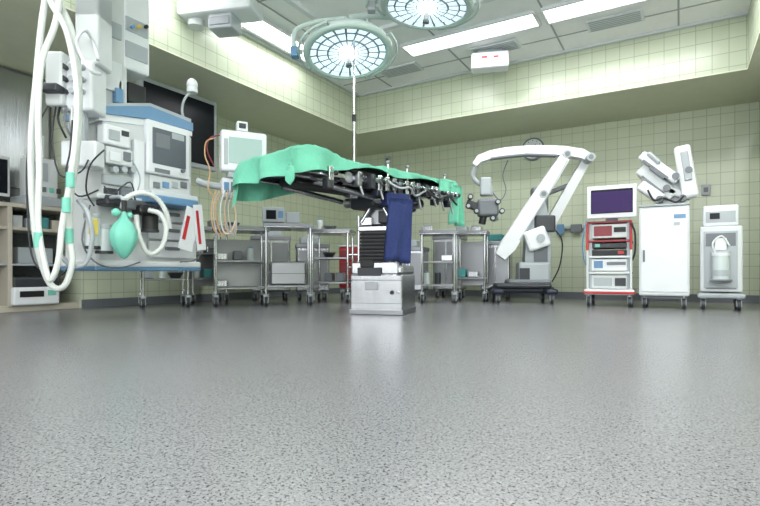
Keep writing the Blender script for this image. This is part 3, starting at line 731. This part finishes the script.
# ---------------------------------------------------------------- patient monitor on arm
o=O('patient_monitor',W(244,4.5),TH+math.radians(25))
P=o.P;pb=o.pbox
pb(221,131,267,172,-.06,.14,WHITE,.02);pb(229,138,262,164,-.066,.012,SCRG,.003);pb(224,138,228,164,-.066,.01,LGREY,.003)
pb(237,121,248,131,-.02,.08,WHITE,.01);pb(239,123,246,128,-.03,.02,DBLUE,.003)
pb(228,172,260,178,-.04,.12,LGREY,.01)
pb(222,178,246,198,.0,.15,WHITE,.012)
for i in range(3): pb(224+i*7,182,229+i*7,192,-.01,.012,(BLUE,GREY,RED)[i],.002)
o.tube([P(238,176,.06),P(226,186,.08),P(206,184,.1),P(196,180,.1)],.03,LGREY)
o.tube([P(214,138,0),P(206,142,0),P(205,156,0),P(210,170,0),P(208,188,0),P(214,196,0)],.006,ORANGE,n=6)
o.tube([P(222,135,.02),P(210,138,.02),P(207,150,.02),P(214,166,.02)],.006,DRED,n=6)
for i in range(7):
    o.tube([P(216+i*3,190,-.03),P(211+i*3+random.uniform(-2,2),208,-.05),P(214+i*3,226+random.uniform(0,9),-.05),P(224+i*2,234-random.uniform(0,5),-.04),P(236,222-i*2,-.03),P(232,196,-.03)],.006,(ORANGE,BEIGE,ORANGE,HOSE,ORANGE,LGREY,BEIGE)[i],n=6)
o.done()
o=O('wall_display_screen',(-4.85,3.5),math.pi/2)
a0=o.L(139,110)[0];a1=o.L(217,110)[0];zt_=o.L(139,74)[1];zb_=o.L(139,155)[1]
o.box(a0,a1,0,.07,zb_,zt_,LGREY,.012);o.box(a0+.05,a1-.05,-.006,.01,zb_+.05,zt_-.05,SCREEN,.002)
o.box((a0+a1)/2-.1,(a0+a1)/2+.1,.07,.12,(zb_+zt_)/2-.15,(zb_+zt_)/2+.15,GREY,.01);o.box((a0+a1)/2-.04,(a0+a1)/2+.04,.12,.549,(zb_+zt_)/2-.04,(zb_+zt_)/2+.04,GREY,.01)
o.done()
o=O('ceiling_service_boom',W(224,4.95),TH-.2)
o.box(-.12,.13,-.1,.12,2.72,CZ-.001,LGREY,.02);o.box(-.42,.35,-.16,.16,2.86,3.0,WHITE,.03);o.box(-.2,.2,-.2,.2,CZ-.06,CZ-.001,WHITE,.01)
o.box(-.1,.11,-.11,-.1,2.75,2.83,GREY,.004);o.cyl((-.3,0,2.8),(-.3,0,2.88),.08,OFFW)
o.done()

# ---------------------------------------------------------------- left cabinet
o=O('storage_shelf_unit',(-5.42,2.3),math.pi/2)
a1=o.L(84,260)[0];a0=-1.6;zt_=o.L(45,206)[1];D=.5
o.box(a0,a1,0,D,zt_-.04,zt_,BEIGE,.006);o.box(a1-.03,a1,0,D,.05,zt_-.04,BEIGE,.004);o.box(a0,a0+.03,0,D,.05,zt_-.04,BEIGE,.004)
am=o.L(10,260)[0];o.box(am-.02,am+.02,0,D,.05,zt_-.04,BEIGE,.004)
o.box(a0+.03,a1-.03,D-.02,D,.05,zt_-.04,GREY,0);o.box(a0,a1,.02,D,.0,.06,BEIGE,.004)
o.box(a0+.03,a1-.03,0.01,D,.78,.81,BEIGE,.003);o.box(a0+.03,a1-.03,0.01,D,.44,.46,LGREY,.003)
for k in range(4): o.box(am+.06+k*.12,am+.15+k*.12,.1,.35,.81,.93-.02*(k%2),(OFFW,LGREY,TEALC,BEIGE)[k],.006)
o.box(am+.1,am+.42,.08,.4,.46,.62,LGREY,.01)
shelf=o.done()
o=O('document_printer',(-5.38,2.3),math.pi/2)
o.pbox(13,277,60,290,.03,.3,DGREY,.02);o.pbox(13,287,60,305,.0,.35,WHITE,.02);o.pbox(20,291,44,297,-.006,.01,BLACK,.002);o.pbox(48,290,56,295,-.006,.01,MINT,.001)
o.done()
o=O('vital_signs_console',(-5.4,2.3),math.pi/2)
zz=zt_+.001
a=o.L(29,180,.05)[0];b=o.L(58,180,.05)[0]
o.box(a-.05,b+.05,.02,.32,zz,zz+.09,LGREY,.01);o.box(a,b,.05,.25,zz+.09,zz+.48,OFFW,.015);o.box(a+.03,b-.1,.042,.052,zz+.25,zz+.43,LGREY,.003)
for i in range(4):o.box(a+.04+i*.07,a+.08+i*.07,.04,.052,zz+.14,zz+.19,(BLUE,GREY,MINT,DGREY)[i],.001)
o.done()
o=O('computer_monitor',(-5.4,2.3),math.pi/2)
a=o.L(-30,180,.1)[0];b=o.L(10,180,.1)[0]
o.box(a,b,.1,.15,zz+.06,zz+.44,OFFW,.01);o.box(a+.025,b-.025,.092,.102,zz+.09,zz+.41,SCREEN,.001);o.box(a+.15,a+.22,.12,.17,zz+.01,zz+.1,DGREY,.005);o.box(a+.08,a+.29,.08,.23,zz,zz+.015,DGREY,.005)
o.done()

# ---------------------------------------------------------------- world, camera
w=bpy.data.worlds.new('world');bpy.context.scene.world=w;w.use_nodes=True
w.node_tree.nodes['Background'].inputs[0].default_value=(.93,.97,1,1);w.node_tree.nodes['Background'].inputs[1].default_value=.8
cam=bpy.data.cameras.new('camera');cam.lens=24;cam.sensor_width=36;cam.shift_y=(HY-253)/760;cam.clip_start=.02
co=bpy.data.objects.new('camera',cam);co.location=(0,0,H);co.rotation_euler=(math.pi/2,0,TH)
bpy.context.collection.objects.link(co);bpy.context.scene.camera=co
bpy.context.scene.view_settings.view_transform='Standard'
